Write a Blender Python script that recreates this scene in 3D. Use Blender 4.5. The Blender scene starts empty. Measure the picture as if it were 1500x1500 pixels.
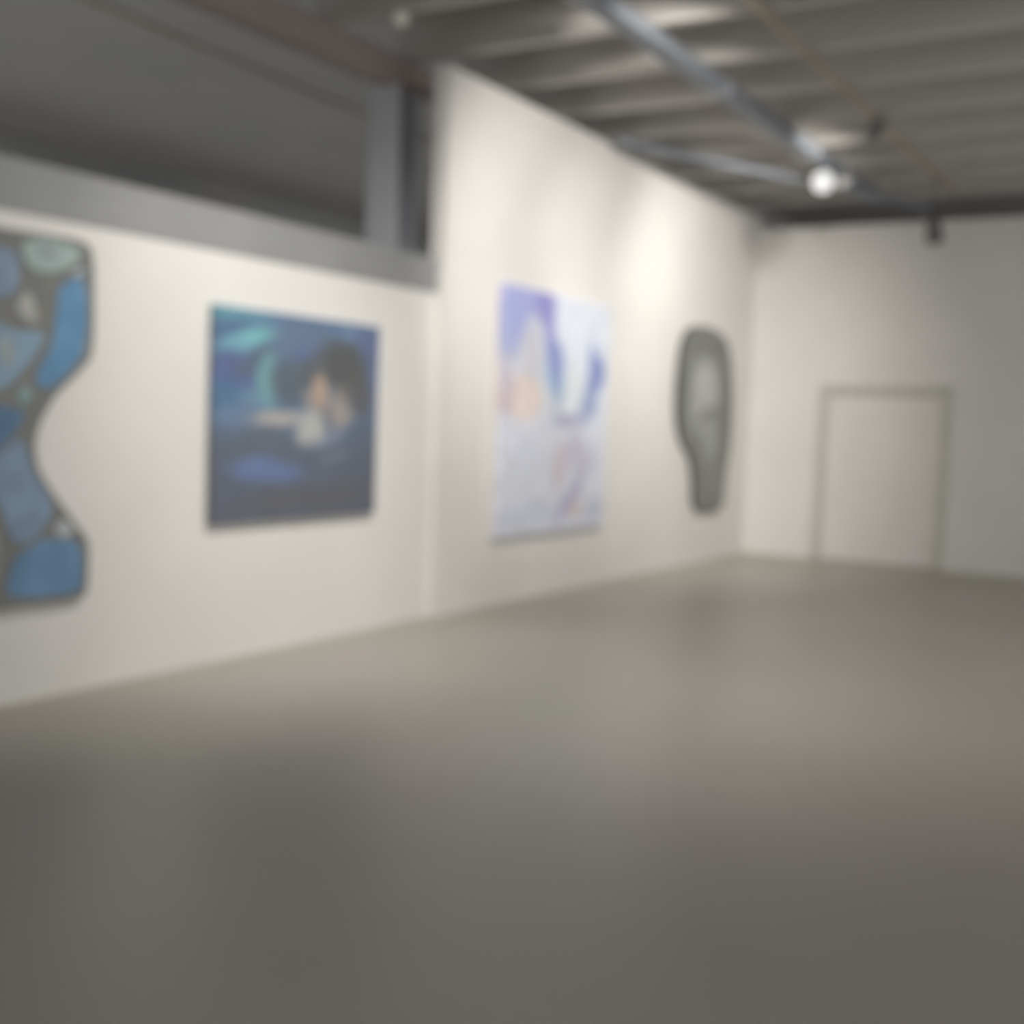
import bpy, bmesh, math, random
from mathutils import Vector, Matrix, noise
random.seed(4)
S = bpy.context.scene
COL = S.collection
PI = math.pi

def lin(c):
    c /= 255
    return c/12.92 if c <= .04045 else ((c+.055)/1.055)**2.4
def rgb(*c): return tuple(lin(v) for v in c)+(1,)

# ---------------------------------------------------------------- materials
def mat(name, col, rough=.6, col2=None, scale=3, metal=0, bump=0, bscale=60, stretch=None, detail=4, fac=(.35,.65)):
    m = bpy.data.materials.new(name); m.use_nodes = True
    n, l = m.node_tree.nodes, m.node_tree.links
    b = n['Principled BSDF']
    b.inputs['Roughness'].default_value = rough; b.inputs['Metallic'].default_value = metal
    b.inputs['Base Color'].default_value = col
    tc = n.new('ShaderNodeTexCoord'); mp = n.new('ShaderNodeMapping')
    l.new(tc.outputs['Object'], mp.inputs[0])
    if stretch: mp.inputs['Scale'].default_value = stretch
    if col2:
        t = n.new('ShaderNodeTexNoise'); t.inputs['Scale'].default_value = scale; t.inputs['Detail'].default_value = detail
        l.new(mp.outputs[0], t.inputs['Vector'])
        mr = n.new('ShaderNodeMapRange'); mr.inputs[1].default_value, mr.inputs[2].default_value = fac
        l.new(t.outputs[0], mr.inputs[0])
        mx = n.new('ShaderNodeMix'); mx.data_type = 'RGBA'
        mx.inputs[6].default_value = col; mx.inputs[7].default_value = col2
        l.new(mr.outputs[0], mx.inputs[0]); l.new(mx.outputs[2], b.inputs['Base Color'])
    if bump:
        t2 = n.new('ShaderNodeTexNoise'); t2.inputs['Scale'].default_value = bscale
        l.new(mp.outputs[0], t2.inputs['Vector'])
        bp = n.new('ShaderNodeBump'); bp.inputs['Strength'].default_value = bump; bp.inputs['Distance'].default_value = .01
        l.new(t2.outputs[0], bp.inputs['Height']); l.new(bp.outputs[0], b.inputs['Normal'])
    return m

def paint_mat(name, rough=.45):
    m = mat(name, (1,1,1,1), rough, bump=.25, bscale=45)
    n, l = m.node_tree.nodes, m.node_tree.links
    a = n.new('ShaderNodeVertexColor'); a.layer_name = 'paint'
    l.new(a.outputs[0], n['Principled BSDF'].inputs['Base Color'])
    return m

def emit_mat(name, col, s):
    m = bpy.data.materials.new(name); m.use_nodes = True
    b = m.node_tree.nodes['Principled BSDF']
    b.inputs['Base Color'].default_value = (.3,.3,.3,1)
    b.inputs['Emission Color'].default_value = col; b.inputs['Emission Strength'].default_value = s
    return m

M = dict(
 wall  = mat('white wall paint', (.78,.765,.73,1), .7, (.82,.80,.765,1), 1.2, bump=.08, bscale=90),
 far   = mat('far wall paint', (.74,.725,.69,1), .7, (.78,.765,.73,1), 1.0, bump=.08, bscale=90),
 trim  = mat('grey trim paint', (.285,.29,.295,1), .6, (.315,.32,.32,1), 2),
 dark  = mat('dark painted wall', (.56,.57,.59,1), .85, (.60,.60,.61,1), .8),
 floor = mat('worn concrete', (.39,.375,.31,1), .38, (.43,.395,.36,1), .55, bump=.05, bscale=25, detail=5),
 deck  = mat('stained deck boards', (.31,.305,.305,1), .8, (.37,.34,.33,1), 1.4, stretch=(.6,2.5,1), detail=6),
 cream = mat('cream conduit', (.74,.70,.58,1), .5, (.70,.66,.54,1), 5),
 pale  = mat('lightened back ceiling', (.66,.67,.68,1), .85, (.72,.715,.71,1), .8),
 dim   = mat('dull grey fixture', (.13,.13,.132,1), .5, (.16,.16,.16,1), 8),
 joist = mat('rough joist timber', (.50,.475,.44,1), .8, (.60,.585,.55,1), 3, stretch=(1,.15,1), bump=.2, bscale=30),
 beam  = mat('reddish beam timber', (.36,.31,.295,1), .8, (.41,.35,.33,1), 2, stretch=(.15,1,1), bump=.2, bscale=30),
 steel = mat('blue grey painted steel', (.43,.445,.475,1), .55, (.47,.48,.505,1), 2),
 duct  = mat('galvanised duct', (.23,.25,.285,1), .6, (.27,.29,.325,1), 4, metal=.25),
 yel   = mat('yellowed conduit', (.40,.35,.22,1), .5, (.34,.31,.24,1), 5),
 black = mat('black fixture', (.03,.03,.032,1), .45, (.045,.045,.047,1), 8),
 grey  = mat('grey fixture', (.55,.55,.55,1), .4, (.6,.6,.6,1), 8),
 frame = mat('door frame paint', (.54,.53,.485,1), .6, (.58,.565,.52,1), 3),
 door  = mat('door paint', (.72,.705,.67,1), .6, (.76,.745,.71,1), 1.5),
 pine  = mat('stretcher pine', (.55,.40,.24,1), .7, (.62,.47,.30,1), 6, stretch=(1,1,.2)),
 chrome= mat('brushed metal', (.5,.5,.5,1), .3, (.55,.55,.55,1), 20, metal=1),
 paint = paint_mat('painted canvas'),
 gloss = paint_mat('painted panel', .35),
 lampon= emit_mat('lit lamp lens', (.93,.97,1,1), .36),
 lampdim=emit_mat('dim lamp lens', (1,.95,.75,1), .16),
)

# ---------------------------------------------------------------- helpers
def obj(name, bm, m, parent=None, smooth=False):
    me = bpy.data.meshes.new(name)
    bmesh.ops.recalc_face_normals(bm, faces=bm.faces)
    bm.to_mesh(me); bm.free()
    for mm in (m if isinstance(m, (list,tuple)) else [m]): me.materials.append(mm)
    if smooth:
        for f in me.polygons: f.use_smooth = True
    o = bpy.data.objects.new(name, me); COL.objects.link(o)
    if parent: o.parent = parent
    return o
def struct(name, bm, m):
    o = obj(name, bm, m); o['kind'] = 'structure'; return o
def tag(o, label, cat, group=None):
    o['label'] = label; o['category'] = cat
    if group: o['group'] = group
    return o
def thing(name, label, cat, loc=(0,0,0), rot=(0,0,0), group=None):
    o = bpy.data.objects.new(name, None); COL.objects.link(o)
    o.empty_display_size = .1; o.location = loc; o.rotation_euler = rot
    return tag(o, label, cat, group)
def box(bm, x0, x1, y0, y1, z0, z1, bev=0):
    r = bmesh.ops.create_cube(bm, size=1)
    for v in r['verts']:
        v.co = Vector(((x0+x1)/2+v.co.x*(x1-x0), (y0+y1)/2+v.co.y*(y1-y0), (z0+z1)/2+v.co.z*(z1-z0)))
    if bev:
        es = {e for v in r['verts'] for e in v.link_edges}
        bmesh.ops.bevel(bm, geom=list(es), offset=bev, segments=2, affect='EDGES', profile=.5)
    return bm
def B(*a, **k): return box(bmesh.new(), *a, **k)
def tube(bm, a, b, r, seg=20, r2=None):
    a, b = Vector(a), Vector(b); d = b-a
    q = d.to_track_quat('Z','Y').to_matrix().to_4x4()
    bmesh.ops.create_cone(bm, cap_ends=True, segments=seg, radius1=r, radius2=r if r2 is None else r2, depth=d.length,
                          matrix=Matrix.Translation((a+b)/2) @ q)
    return bm
def prism(bm, pts, y0, y1, mi=0):           # outline in (x, z), from y0 (back) to y1 (front)
    va = [bm.verts.new((x,y0,z)) for x,z in pts]; vb = [bm.verts.new((x,y1,z)) for x,z in pts]
    n = len(pts); fs = [bm.faces.new(va), bm.faces.new(vb)]
    for i in range(n): fs.append(bm.faces.new((va[i],va[(i+1)%n],vb[(i+1)%n],vb[i])))
    for f in fs: f.material_index = mi
    return fs
def round_poly(p, it=2, k=.22):
    for _ in range(it):
        q = []
        for i in range(len(p)):
            a, b = p[i], p[(i+1)%len(p)]
            q += [(a[0]+(b[0]-a[0])*k, a[1]+(b[1]-a[1])*k), (b[0]-(b[0]-a[0])*k, b[1]-(b[1]-a[1])*k)]
        p = q
    return p
def sstep(a, b, x):
    t = max(0, min(1, (x-a)/(b-a))); return t*t*(3-2*t)

# ---------------------------------------------------------------- room
XF = 15.0                                     # far wall
TX = 7.85                                     # where the tall wall begins
YT, YL = -.03, .03                            # front faces of tall and low wall
HL, HB, HT, HF = 2.583, 2.854, 4.34, 4.18
struct('floor', B(-4, 22, -9, 9, -.12, 0), M['floor'])
struct('ceiling', B(-4, 22, -9, .7, 4.86, 4.98), M['deck'])
struct('ceiling', B(-4, 22, .7, 9, 4.86, 4.98), M['pale'])  # back part in a lighter colour, standing in for light in the void
struct('wall_left', B(-3, TX, YL, YL+.2, 0, HL), M['wall'])
struct('trim_1', B(-3, TX, YL-.008, YL+.2, HL, HB), M['trim'])
struct('wall_center', B(TX, XF+.2, YT, YT+.13, 0, HT), M['wall'])
# far wall with a doorway
DY0, DY1, DH = -2.45, -1.03, 2.11
bm = bmesh.new()
box(bm, XF, XF+.2, DY1, YT, 0, HF); box(bm, XF, XF+.2, -9, DY0, 0, HF); box(bm, XF, XF+.2, DY0, DY1, DH, HF)
struct('wall_far', bm, M['far'])
bm = bmesh.new()                              # back wall of the space behind; unseen low opening added to let light in
box(bm, -4, 22, 7.5, 7.7, 2.7, 4.86); box(bm, -4, -1, 7.5, 7.7, 0, 2.7); box(bm, 20, 22, 7.5, 7.7, 0, 2.7)
struct('wall_back', bm, M['dark'])
struct('wall_end', B(21.5, 21.7, -9, 7.5, 0, 4.86), M['dark'])
# door
d = bpy.data.objects.new('door_1', None); COL.objects.link(d); d.location = (XF, (DY0+DY1)/2, 0); d['kind'] = 'structure'
w = (DY1-DY0)/2
bm = bmesh.new()
box(bm, -.03, .1, w-.01, w+.095, 0, DH+.1, .004); box(bm, -.03, .1, -w-.095, -w+.01, 0, DH+.1, .004); box(bm, -.03, .1, -w+.01, w-.01, DH-.01, DH+.1, .004)
obj('door_frame', bm, M['frame'], d)
obj('door_panel', B(.015, .065, -w+.014, w-.014, .008, DH-.014, .003), M['door'], d)

# ---------------------------------------------------------------- roof structure
# deck joists, one thing each, running from the tall wall towards the right
JX = [7.12 + i*1.01 for i in range(-2, 9)]
for i, x in enumerate(JX):
    o = obj('ceiling_joist', B(-.045, .045, -8.9, .7, 0, .36, .004), M['joist'])
    o.location = (x, 0, 4.5)
    tag(o, 'rough timber joist under the dark ceiling, one of the evenly spaced row', 'beam', 'timber joists under the ceiling')
o = obj('timber_beam', B(0, 8.2, -.09, .09, -.24, 0, .006), M['beam']); o.location = (0.2, .6, 4.5)
tag(o, 'reddish timber beam running along above the low wall to the grey column', 'beam')
c = thing('steel_column', 'blue grey steel column standing in the dark behind the low wall', 'column', (8.02, .62, 0))
bm = bmesh.new(); box(bm, -.15, -.132, -.15, .15, .02, 4.26); box(bm, .132, .15, -.15, .15, .02, 4.26); box(bm, -.1325, .1325, -.009, .009, .02, 4.26)
obj('shaft', bm, M['steel'], c)
obj('base_plate', B(-.2, .2, -.2, .2, 0, .02, .003), M['steel'], c)

# duct with two branches of pipework
d = thing('ventilation_duct', 'long blue grey duct hung under the joists beside the tall wall', 'duct', (0, -1.56, 4.42))
obj('duct_body', B(3.5, 14.9, -.085, .085, -.03, .08, .01), M['duct'], d)
for x in (4.6, 7.1, 9.6, 12.1, 14.5):
    obj('joint_band', B(x-.025, x+.025, -.093, .093, -.038, .08, .004), M['steel'], d)
bm = bmesh.new(); tube(bm, (10.5,-.18,4.32), (14.85,-2.16,4.32), .04)
tag(obj('diagonal_pipe', bm, M['duct'], smooth=False), 'blue grey pipe crossing diagonally under the joists near the far wall', 'pipe')
bm = bmesh.new(); tube(bm, (4,-2.47,4.475), (14.9,-2.44,4.475), .022)
tag(obj('conduit', bm, M['yel']), 'thin yellowish conduit running straight under the joists on the right', 'pipe')
bm = bmesh.new(); tube(bm, (3,2.55,4.84), (12,2.9,4.84), .02)
tag(obj('conduit', bm, M['cream']), 'faint yellowish conduit in the dark space behind the low wall', 'pipe')

# ---------------------------------------------------------------- spotlights
TRACK = [(4.1,(5.1,0,1.6),220,74),(5.1,(6.3,0,1.9),285,75),(6.6,(10.0,0,2.75),560,70),(6.9,(12.2,0,2.4),560,50),(7.2,(13.2,0,.9),160,50),(5.8,(8.2,-2.2,0),300,125)]  # last entry is an added wash that brightens the floor
def spot_fixture(loc, target, label, lens, body='black', drop=.16, power=0, angle=60, blend=1, col=(1,.965,.915), size=1.0, group=None, soft=.08):
    """track head: mounting plate, stem, yoke, cylinder body, lens"""
    t = thing('spotlight', label, 'spotlight', loc, group=group)
    obj('mounting_plate', B(-.05, .05, -.03, .03, -.02, 0, .003), M[body], t)
    bm = bmesh.new(); tube(bm, (0,0,-drop), (0,0,-.015), .009, 12); obj('stem', bm, M[body], t)
    dirv = (Vector(target)-(Vector(loc)+Vector((0,0,-drop)))).normalized()
    q = dirv.to_track_quat('-Z','Y').to_matrix().to_4x4()
    T = Matrix.Translation((0,0,-drop-.03*size)) @ q
    R_, L = .065*size, .19*size
    bm = bmesh.new()
    # lathe profile (radius, distance behind the lens)
    prof = [(.0,L),(.5*R_,L),(.72*R_,L*.96),(.8*R_,L*.85),(.8*R_,L*.45),(R_,L*.36),(R_,0),(R_*.9,0),(R_*.88,.02*size)]
    seg = 28; rings = []
    for r, z in prof:
        rings.append([bm.verts.new((r*math.cos(2*PI*k/seg), r*math.sin(2*PI*k/seg), z-L*.5)) for k in range(seg)] if r > 0 else [bm.verts.new((0,0,z-L*.5))])
    for a, b in zip(rings, rings[1:]):
        for k in range(seg):
            if len(a) == 1: bm.faces.new((a[0], b[k], b[(k+1)%seg]))
            else: bm.faces.new((a[k], b[k], b[(k+1)%seg], a[(k+1)%seg]))
    bm.transform(T); h = obj('lamp_housing', bm, M[body], t, smooth=True)
    bm = bmesh.new()
    bmesh.ops.create_cone(bm, cap_ends=True, segments=28, radius1=R_*.89, radius2=R_*.89, depth=.006, matrix=T @ Matrix.Translation((0,0,-L*.5+.018*size)))
    obj('lens', bm, M[lens], t)
    if power:
        l = bpy.data.lights.new('spot_lamp', 'SPOT'); l.energy = power; l.spot_size = math.radians(angle); l.spot_blend = blend
        l.color = col; l.shadow_soft_size = soft
        lo = bpy.data.objects.new('spot_lamp', l); COL.objects.link(lo)
        lo.location = Vector(loc)+(T @ Vector((0,0,-L*.5-.03))); lo.rotation_euler = q.to_euler()
    return t

G = 'black spotlights on the track above the room'
spot_fixture((12.63,-1.56,4.35), (4.0,-3.6,1.6), 'bright white spotlight at the far end of the duct, shining towards the room', 'lampon', body='grey', size=1.75, drop=.04)
spot_fixture((12.95,-1.70,4.50), (10,-.5,3.0), 'small pale spotlight beside the bright one near the far wall', 'lampdim', body='grey', size=.9, drop=.18)
spot_fixture((7.1,-.10,4.5), (4.0,-3.0,3.2), 'small dim yellowish spotlight above the low wall near the top of the photo', 'lampdim', body='grey', size=.9, drop=.02)
spot_fixture((13.9,-2.44,4.445), (14.9,-2.44,2.6), 'dark spotlight hanging low on a rod from the yellowish conduit before the far wall', 'lampdim', body='dim', size=1.5, drop=.5)
spot_fixture((11.16,-2.47,4.45), (13.3,0,2.6), 'added small dark spotlight close under the yellowish conduit, aimed at the dark shaped panel', 'lampon', body='dim', power=230, angle=105, soft=.1, drop=.05)  # lamp added to lift the right end of the tall wall
spot_fixture((6.11,-1.56,4.38), (10.2,-.72,4.57), 'added black spotlight under the duct above the frame, tilted up at the timber joists', 'lampon', power=70, angle=22, drop=.10, soft=.05)  # unseen uplight added to make the bright streaks on the joists
# the heads that light the walls sit on a track just above the frame
tr = thing('lighting_track', 'black lighting track under the joists, parallel to the white walls', 'track', (0,-3.0,4.5))
obj('rail', B(1.0, 7.7, -.02, .02, -.035, 0, .004), M['black'], tr)
for x, tgt, pw, an in TRACK:
    spot_fixture((x,-3.0,4.465), tgt, 'black spotlight on the lighting track, washing the white walls and floor', 'lampon', power=pw, angle=an, group=G, drop=.1, soft=.1)

# ---------------------------------------------------------------- art
def painted_grid(x0, x1, z0, z1, y, th, nx, nz, colour, inside=None):
    """box-like canvas whose front is a fine grid carrying the painted colours"""
    bm = bmesh.new(); cl = bm.loops.layers.float_color.new('paint')
    vs = [[bm.verts.new((x0+(x1-x0)*i/nx, y-th, z0+(z1-z0)*j/nz)) for i in range(nx+1)] for j in range(nz+1)]
    for j in range(nz):
        for i in range(nx):
            bm.faces.new((vs[j][i], vs[j][i+1], vs[j+1][i+1], vs[j+1][i]))
    be = [e for e in bm.edges if e.is_boundary]
    r = bmesh.ops.extrude_edge_only(bm, edges=be)
    for v in [g for g in r['geom'] if isinstance(g, bmesh.types.BMVert)]: v.co.y = y
    back = [e for e in bm.edges if e.is_boundary]
    bmesh.ops.contextual_create(bm, geom=back)
    cache = {}
    for f in bm.faces:
        for lp in f.loops:
            c = lp.vert.co; k = (round(c.x,3), round(c.z,3))
            if k not in cache: cache[k] = colour((c.x-x0)/(x1-x0), 1-(c.z-z0)/(z1-z0))
            lp[cl] = cache[k]
    return bm
def blend_blobs(base, blobs, warp=.03, freq=5, seed=0, haze=0):
    """base(u,v)->rgb, blobs: (u, v, ru, rv, degrees, colour, strength); v runs downwards"""
    def f(u, v):
        n1 = noise.noise(Vector((u*freq, v*freq, seed)))*warp; n2 = noise.noise(Vector((u*freq+9, v*freq, seed+3)))*warp
        uu, vv = u+n1, v+n2
        c = list(base(uu, vv))
        for bu, bv, ru, rv, dg, colr, s in blobs:
            a = math.radians(dg); du, dv = uu-bu, vv-bv
            p, q = (du*math.cos(a)+dv*math.sin(a))/ru, (-du*math.sin(a)+dv*math.cos(a))/rv
            k = s*(1-sstep(.55, 1.25, math.hypot(p, q)))
            for i in range(3): c[i] += (colr[i]-c[i])*k
        c = [x+(g-x)*haze for x, g in zip(c, (156,158,160))]
        t = 1+.06*noise.noise(Vector((u*30, v*12, seed+7)))
        return (*[lin(max(0,min(255,x*t))) for x in c], 1)
    return f
def stretcher(parent, x0, x1, z0, z1, y, w=.04):
    bm = bmesh.new()
    box(bm, x0+.01, x1-.01, y, y+.02, z0+.01, z0+w); box(bm, x0+.01, x1-.01, y, y+.02, z1-w, z1-.01)
    box(bm, x0+.01, x0+w, y, y+.02, z0+w, z1-w); box(bm, x1-w, x1-.01, y, y+.02, z0+w, z1-w)
    obj('stretcher_frame', bm, M['pine'], parent)

# blue abstract portrait canvas on the low wall
def base2(u, v):
    a, b = (88,118,156), (84,92,108)
    k = sstep(.35, .75, v); return [a[i]+(b[i]-a[i])*k for i in range(3)]
blue_blobs = [
 (.02,.03,.30,.05,0,(90,160,175),.8),(.05,.12,.14,.06,0,(70,105,145),.8),(.20,.145,.19,.038,-14,(112,190,196),.95),
 (.10,.18,.12,.03,0,(110,165,190),.6),(.10,.29,.16,.09,0,(78,92,145),.85),(.22,.24,.14,.05,-20,(80,98,120),.8),
 (.295,.33,.055,.14,6,(110,168,170),.9),(.22,.42,.12,.05,0,(105,150,175),.6),(.06,.42,.10,.12,0,(62,108,148),.7),
 (.50,.12,.22,.10,0,(92,112,140),.7),(.53,.19,.12,.05,0,(84,104,152),.7),(.80,.07,.07,.05,20,(110,142,180),.7),
 (.94,.10,.12,.10,0,(92,98,145),.6),(.93,.33,.09,.18,0,(94,106,146),.7),
 (.44,.33,.13,.13,0,(78,88,95),.8),(.76,.22,.17,.13,10,(76,78,78),.95),(.86,.36,.10,.14,0,(84,84,84),.85),(.58,.26,.10,.10,30,(84,86,88),.8),
 (.62,.36,.055,.10,0,(190,160,136),.95),(.74,.37,.06,.06,0,(132,122,112),.8),(.57,.42,.07,.06,30,(175,150,132),.7),
 (.33,.51,.17,.045,-6,(188,180,172),.9),(.55,.55,.10,.10,10,(192,192,186),.9),(.74,.47,.08,.09,-25,(172,158,148),.85),
 (.64,.47,.04,.05,0,(120,110,108),.6),(.66,.60,.13,.04,-25,(150,158,178),.6),(.10,.50,.14,.05,0,(104,130,165),.7),
 (.25,.62,.22,.05,0,(88,98,108),.7),(.28,.75,.24,.075,6,(96,122,176),.85),(.70,.70,.12,.03,-18,(120,132,148),.6),(.6,.9,.5,.07,-3,(88,88,94),.6),
 (.90,.60,.09,.12,0,(84,94,112),.6)]
t = thing('painting', 'dark blue and teal abstract painting with a pale centre on the low white wall', 'painting', (6.23, YL, .885))
obj('canvas', painted_grid(-.83,.83,0,1.365,-.02,.035,110,92,blend_blobs(base2, blue_blobs, .035, 5, 1, .2)), M['paint'], t)
stretcher(t, -.83,.83,0,1.365,-.02)

# lavender abstract canvas on the tall wall
def base3(u, v):
    a, b = (228,234,246), (228,231,244)
    k = sstep(.4, .7, v); return [a[i]+(b[i]-a[i])*k for i in range(3)]
lav = [
 (.20,.04,.24,.10,0,(172,176,226),.95),(.08,.14,.15,.14,18,(172,178,226),.95),(.04,.24,.09,.08,10,(176,184,222),.8),
 (.24,.28,.11,.16,12,(214,214,224),.9),(.30,.14,.06,.08,20,(206,208,226),.6),
 (.36,.06,.09,.08,0,(150,148,208),.9),(.41,.17,.055,.12,-8,(162,160,218),.9),(.46,.29,.09,.11,-22,(148,160,214),.95),(.52,.38,.06,.07,-10,(150,178,214),.85),
 (.40,.36,.05,.08,-20,(190,215,235),.6),(.20,.44,.17,.10,0,(246,224,212),.75),(.05,.43,.10,.10,0,(206,190,200),.7),(.05,.33,.06,.08,0,(196,192,204),.6),
 (.82,.23,.04,.07,0,(150,165,212),.8),(.88,.31,.10,.085,-10,(140,152,206),.95),(.82,.42,.09,.08,25,(156,170,214),.9),(.74,.48,.08,.06,40,(172,182,216),.85),
 (.60,.53,.14,.035,0,(178,178,208),.8),(.50,.47,.05,.08,-15,(196,200,216),.6),(.64,.40,.10,.12,0,(232,238,242),.7),
 (.70,.66,.10,.09,30,(200,196,218),.7),(.55,.72,.06,.12,18,(216,200,208),.7),(.25,.72,.22,.14,0,(222,228,240),.6),(.82,.70,.10,.08,20,(205,203,222),.5),
 (.66,.86,.20,.045,-40,(190,186,216),.8),(.72,.90,.07,.035,-40,(228,206,200),.8),(.25,.92,.3,.06,0,(212,220,236),.6),(.9,.93,.1,.05,0,(196,202,222),.7)]
t = thing('painting', 'pale lavender and blue abstract painting, upright on the tall white wall', 'painting', (9.69, YT, .60))
obj('canvas', painted_grid(-1.02,1.02,0,2.16,-.02,.04,104,110,blend_blobs(base3, lav, .03, 5, 5)), M['paint'], t)
stretcher(t, -1.02,1.02,0,2.16,-.02)

# dark grey torso-shaped panel
sil = [(12.52,2.42),(12.62,2.62),(12.80,2.75),(13.2,2.79),(13.75,2.75),(14.0,2.62),(14.13,2.40),(14.22,2.05),(14.25,1.65),(14.20,1.30),(14.12,1.05),(14.10,.70),(13.98,.60),
       (13.3,.60),(13.12,.70),(13.08,1.0),(12.98,1.25),(12.70,1.42),(12.54,1.62),(12.48,1.95)]
sil = round_poly(sil, 2)
sil = [(x-13.36, z-.60) for x, z in sil]
t = thing('wall_panel', 'dark grey shaped panel with rounded top and narrower foot, pale centre, on the tall wall', 'wall art', (13.36, YT, .60))
bm = bmesh.new(); prism(bm, sil, -.005, -.05); obj('panel', bm, M['black'], t)
# painted face: concentric loops so the colours have vertices to sit on
dk = blend_blobs(lambda u, v: (112,114,112), [
   (.50,.16,.30,.08,0,(100,102,100),.8),(.45,.36,.27,.23,0,(186,188,186),1.0),(.30,.44,.12,.14,0,(165,168,165),.7),
   (.52,.47,.22,.045,-8,(118,120,118),.85),(.60,.62,.17,.15,0,(160,163,162),.9),(.66,.82,.16,.14,0,(128,131,130),.7),(.9,.4,.07,.25,0,(96,98,96),.7),(.06,.4,.08,.25,0,(96,98,96),.7)], .03, 4, 9, .15)
bm = bmesh.new(); cl = bm.loops.layers.float_color.new('paint')
cx, cz = 0, 1.1; rings = []
for k in range(1, 41):
    s = k/40*.985; rings.append([bm.verts.new((cx+(x-cx)*s, -.052, cz+(z-cz)*s)) for x, z in sil])
c0 = bm.verts.new((cx,-.052,cz)); n = len(sil)
for i in range(n): bm.faces.new((c0, rings[0][i], rings[0][(i+1)%n]))
for a, b in zip(rings, rings[1:]):
    for i in range(n): bm.faces.new((a[i], b[i], b[(i+1)%n], a[(i+1)%n]))
for i in range(n):
    a, b = rings[-1][i], rings[-1][(i+1)%n]
outer = rings[-1]; bk = [bm.verts.new((v.co.x, -.049, v.co.z)) for v in outer]
for i in range(n): bm.faces.new((outer[i], bk[i], bk[(i+1)%n], outer[(i+1)%n]))
for f in bm.faces:
    for lp in f.loops:
        c = lp.vert.co; lp[cl] = dk((c.x+.88)/1.77, 1-c.z/2.19)
obj('painted_face', bm, M['gloss'], t)

# blue shaped canvas at the left edge
OX, OZ = 3.5, .52
out = [(2.55,2.46),(3.2,2.50),(3.918,2.476),(4.30,2.49),(4.43,2.485),(4.492,2.436),(4.50,1.878),(4.41,1.79),(4.256,1.661),(4.15,1.50),(4.117,1.386),(4.14,1.25),(4.261,1.091),(4.42,.91),(4.481,.84),
       (4.47,.56),(4.43,.525),(3.93,.525),(3.1,.51),(2.52,.54),(2.50,.85),(2.70,1.05),(2.88,1.30),(2.90,1.45),(2.74,1.66),(2.52,1.86),(2.50,2.3)]
pp = dict(
 A=[(4.436,2.304),(4.265,2.241),(4.242,2.086),(4.227,1.917),(4.122,1.758),(4.122,1.689),(4.205,1.679),(4.271,1.724),(4.442,1.89)],
 B=[(4.02,2.427),(4.197,2.473),(4.4,2.44),(4.375,2.366),(4.248,2.294),(4.117,2.278),(4.053,2.324)],
 w=[(4.324,2.283),(4.401,2.342),(4.43,2.330),(4.40,2.300)],
 C=[(3.55,2.40),(3.99,2.382),(4.014,2.292),(4.007,2.17),(3.884,2.117),(3.60,2.134)],
 D=[(3.992,2.088),(4.07,2.191),(4.119,2.101),(4.128,2.02),(4.071,2.015)],
 E=[(3.62,2.05),(3.885,2.011),(3.977,1.966),(4.088,1.975),(4.185,1.97),(4.105,1.84),(4.01,1.739),(3.948,1.682),(3.887,1.652),(3.66,1.688)],
 F=[(4.003,1.643),(4.05,1.7),(4.107,1.647),(4.043,1.576)],
 G=[(3.62,1.606),(3.887,1.585),(4.027,1.562),(4.059,1.536),(3.996,1.452),(3.889,1.343),(3.66,1.40)],
 H=[(4.028,1.425),(4.069,1.357),(4.094,1.246),(4.194,1.131),(4.237,1.03),(4.162,.921),(4.065,.857),(3.985,.876),(3.937,.989),(3.89,1.114),(3.74,1.156),(3.74,1.29),(3.889,1.316)],
 I=[(4.163,.878),(4.42,.854),(4.432,.596),(4.371,.565),(3.94,.576),(3.986,.751),(4.017,.804),(4.13,.852)],
 J=[(4.238,.93),(4.297,.985),(4.384,.907),(4.298,.869)],
 K=[(3.50,.62),(3.88,.60),(3.93,.80),(3.86,1.0),(3.55,1.02)],
 L=[(2.62,2.38),(3.1,2.44),(3.45,2.38),(3.42,2.05),(3.0,1.95),(2.65,2.1)],
 N=[(3.0,1.85),(3.5,1.92),(3.55,1.62),(3.3,1.45),(3.0,1.5)], O=[(2.62,.62),(3.4,.60),(3.45,.98),(3.0,1.15),(2.7,.92)], Q=[(3.05,1.36),(3.4,1.32),(3.65,1.1),(3.2,1.2)])
pc = dict(A=(80,134,178),B=(150,170,165),w=(172,186,196),C=(112,136,162),D=(170,170,166),E=(116,148,172),F=(122,156,156),G=(66,104,142),H=(112,138,166),I=(84,128,170),J=(172,178,182),
          K=(134,136,132),L=(84,120,158),N=(150,165,165),O=(80,118,156),Q=(160,166,166))
t = thing('shaped_painting', 'large cut-out canvas of blue and grey patches with dark outlines, at the left edge', 'painting', (OX, YL, OZ))
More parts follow.
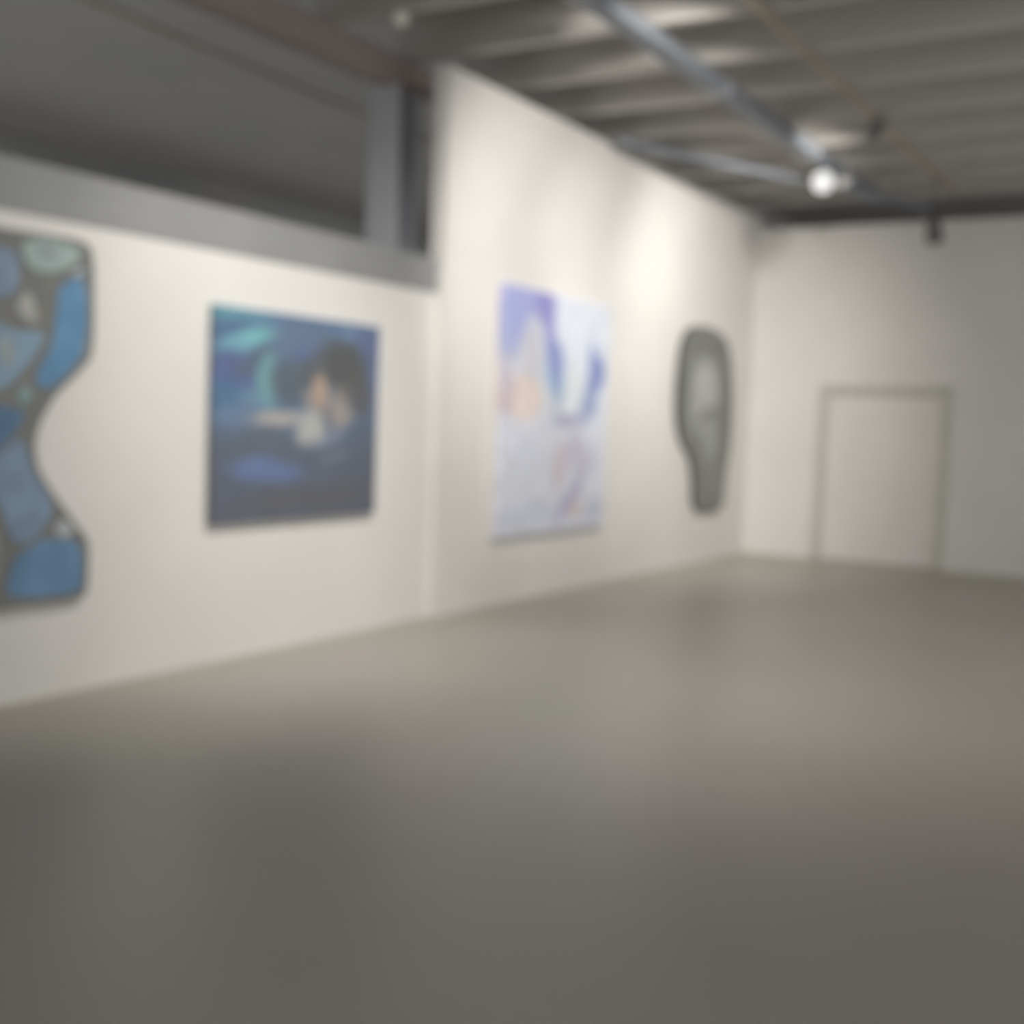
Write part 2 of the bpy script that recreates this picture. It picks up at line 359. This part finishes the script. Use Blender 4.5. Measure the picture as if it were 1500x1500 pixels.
sh = lambda P: [(x-OX, z-OZ) for x, z in P]
bm = bmesh.new(); prism(bm, sh(round_poly(out, 2, .2)), -.012, -.05)
obj('panel', bm, mat('panel grey', rgb(122,124,122), .6, rgb(132,132,128), 6), t)
bm = bmesh.new(); ms = []
for k in pp:
    c = [v+(g-v)*.22 for v, g in zip(pc[k], (158,162,166))]; prism(bm, sh(round_poly(pp[k], 2, .2)), -.049, -.056, len(ms))  # grey haze mixed into every patch colour
    ms.append(mat('patch '+k.lower(), rgb(*c), .45, rgb(*[min(255,v*1.1+6) for v in c]), 5, bump=.15))
obj('colour_patches', bm, ms, t)
obj('hanging_cleat', B(-.5, .5, -.013, -.001, 1.2, 1.28), M['pine'], t)
st = mat('stroke', rgb(168,178,180), .5, rgb(150,160,162), 8)
for P in ([(3.90,1.95),(3.97,1.93),(4.0,1.85),(3.95,1.76),(3.90,1.80)], [(4.10,2.40),(4.2,2.43),(4.3,2.39),(4.2,2.36)]):
    bm = bmesh.new(); prism(bm, sh(round_poly(P)), -.055, -.058); obj('highlight_stroke', bm, st, t)

# ---------------------------------------------------------------- world, camera
wd = bpy.data.worlds.new('World'); S.world = wd; wd.use_nodes = True
bg = wd.node_tree.nodes['Background']; bg.inputs[0].default_value = (1,1,1,1); bg.inputs[1].default_value = .74

cam = bpy.data.cameras.new('camera'); co = bpy.data.objects.new('camera', cam); COL.objects.link(co); S.camera = co
cam.sensor_width = 36; cam.sensor_height = 36; cam.lens = 1749.2*36/1500
r = Vector((0.51469257,-0.85654448,0.03772411)); u = Vector((0.04557114,0.07126777,0.99641566)); f = Vector((0.85616285,0.5111286,-0.07571471))
m = Matrix((r, u, -f)).transposed().to_4x4(); m.translation = Vector((0,-5.4275,1.6)); co.matrix_world = m
cam.dof.use_dof = True; cam.dof.focus_distance = .5; cam.dof.aperture_fstop = 5.8
cam.clip_start = .05
vs = S.view_settings; vs.view_transform = 'Standard'; vs.look = 'None'; vs.gamma = 1; vs.exposure = 0; vs.use_curve_mapping = False
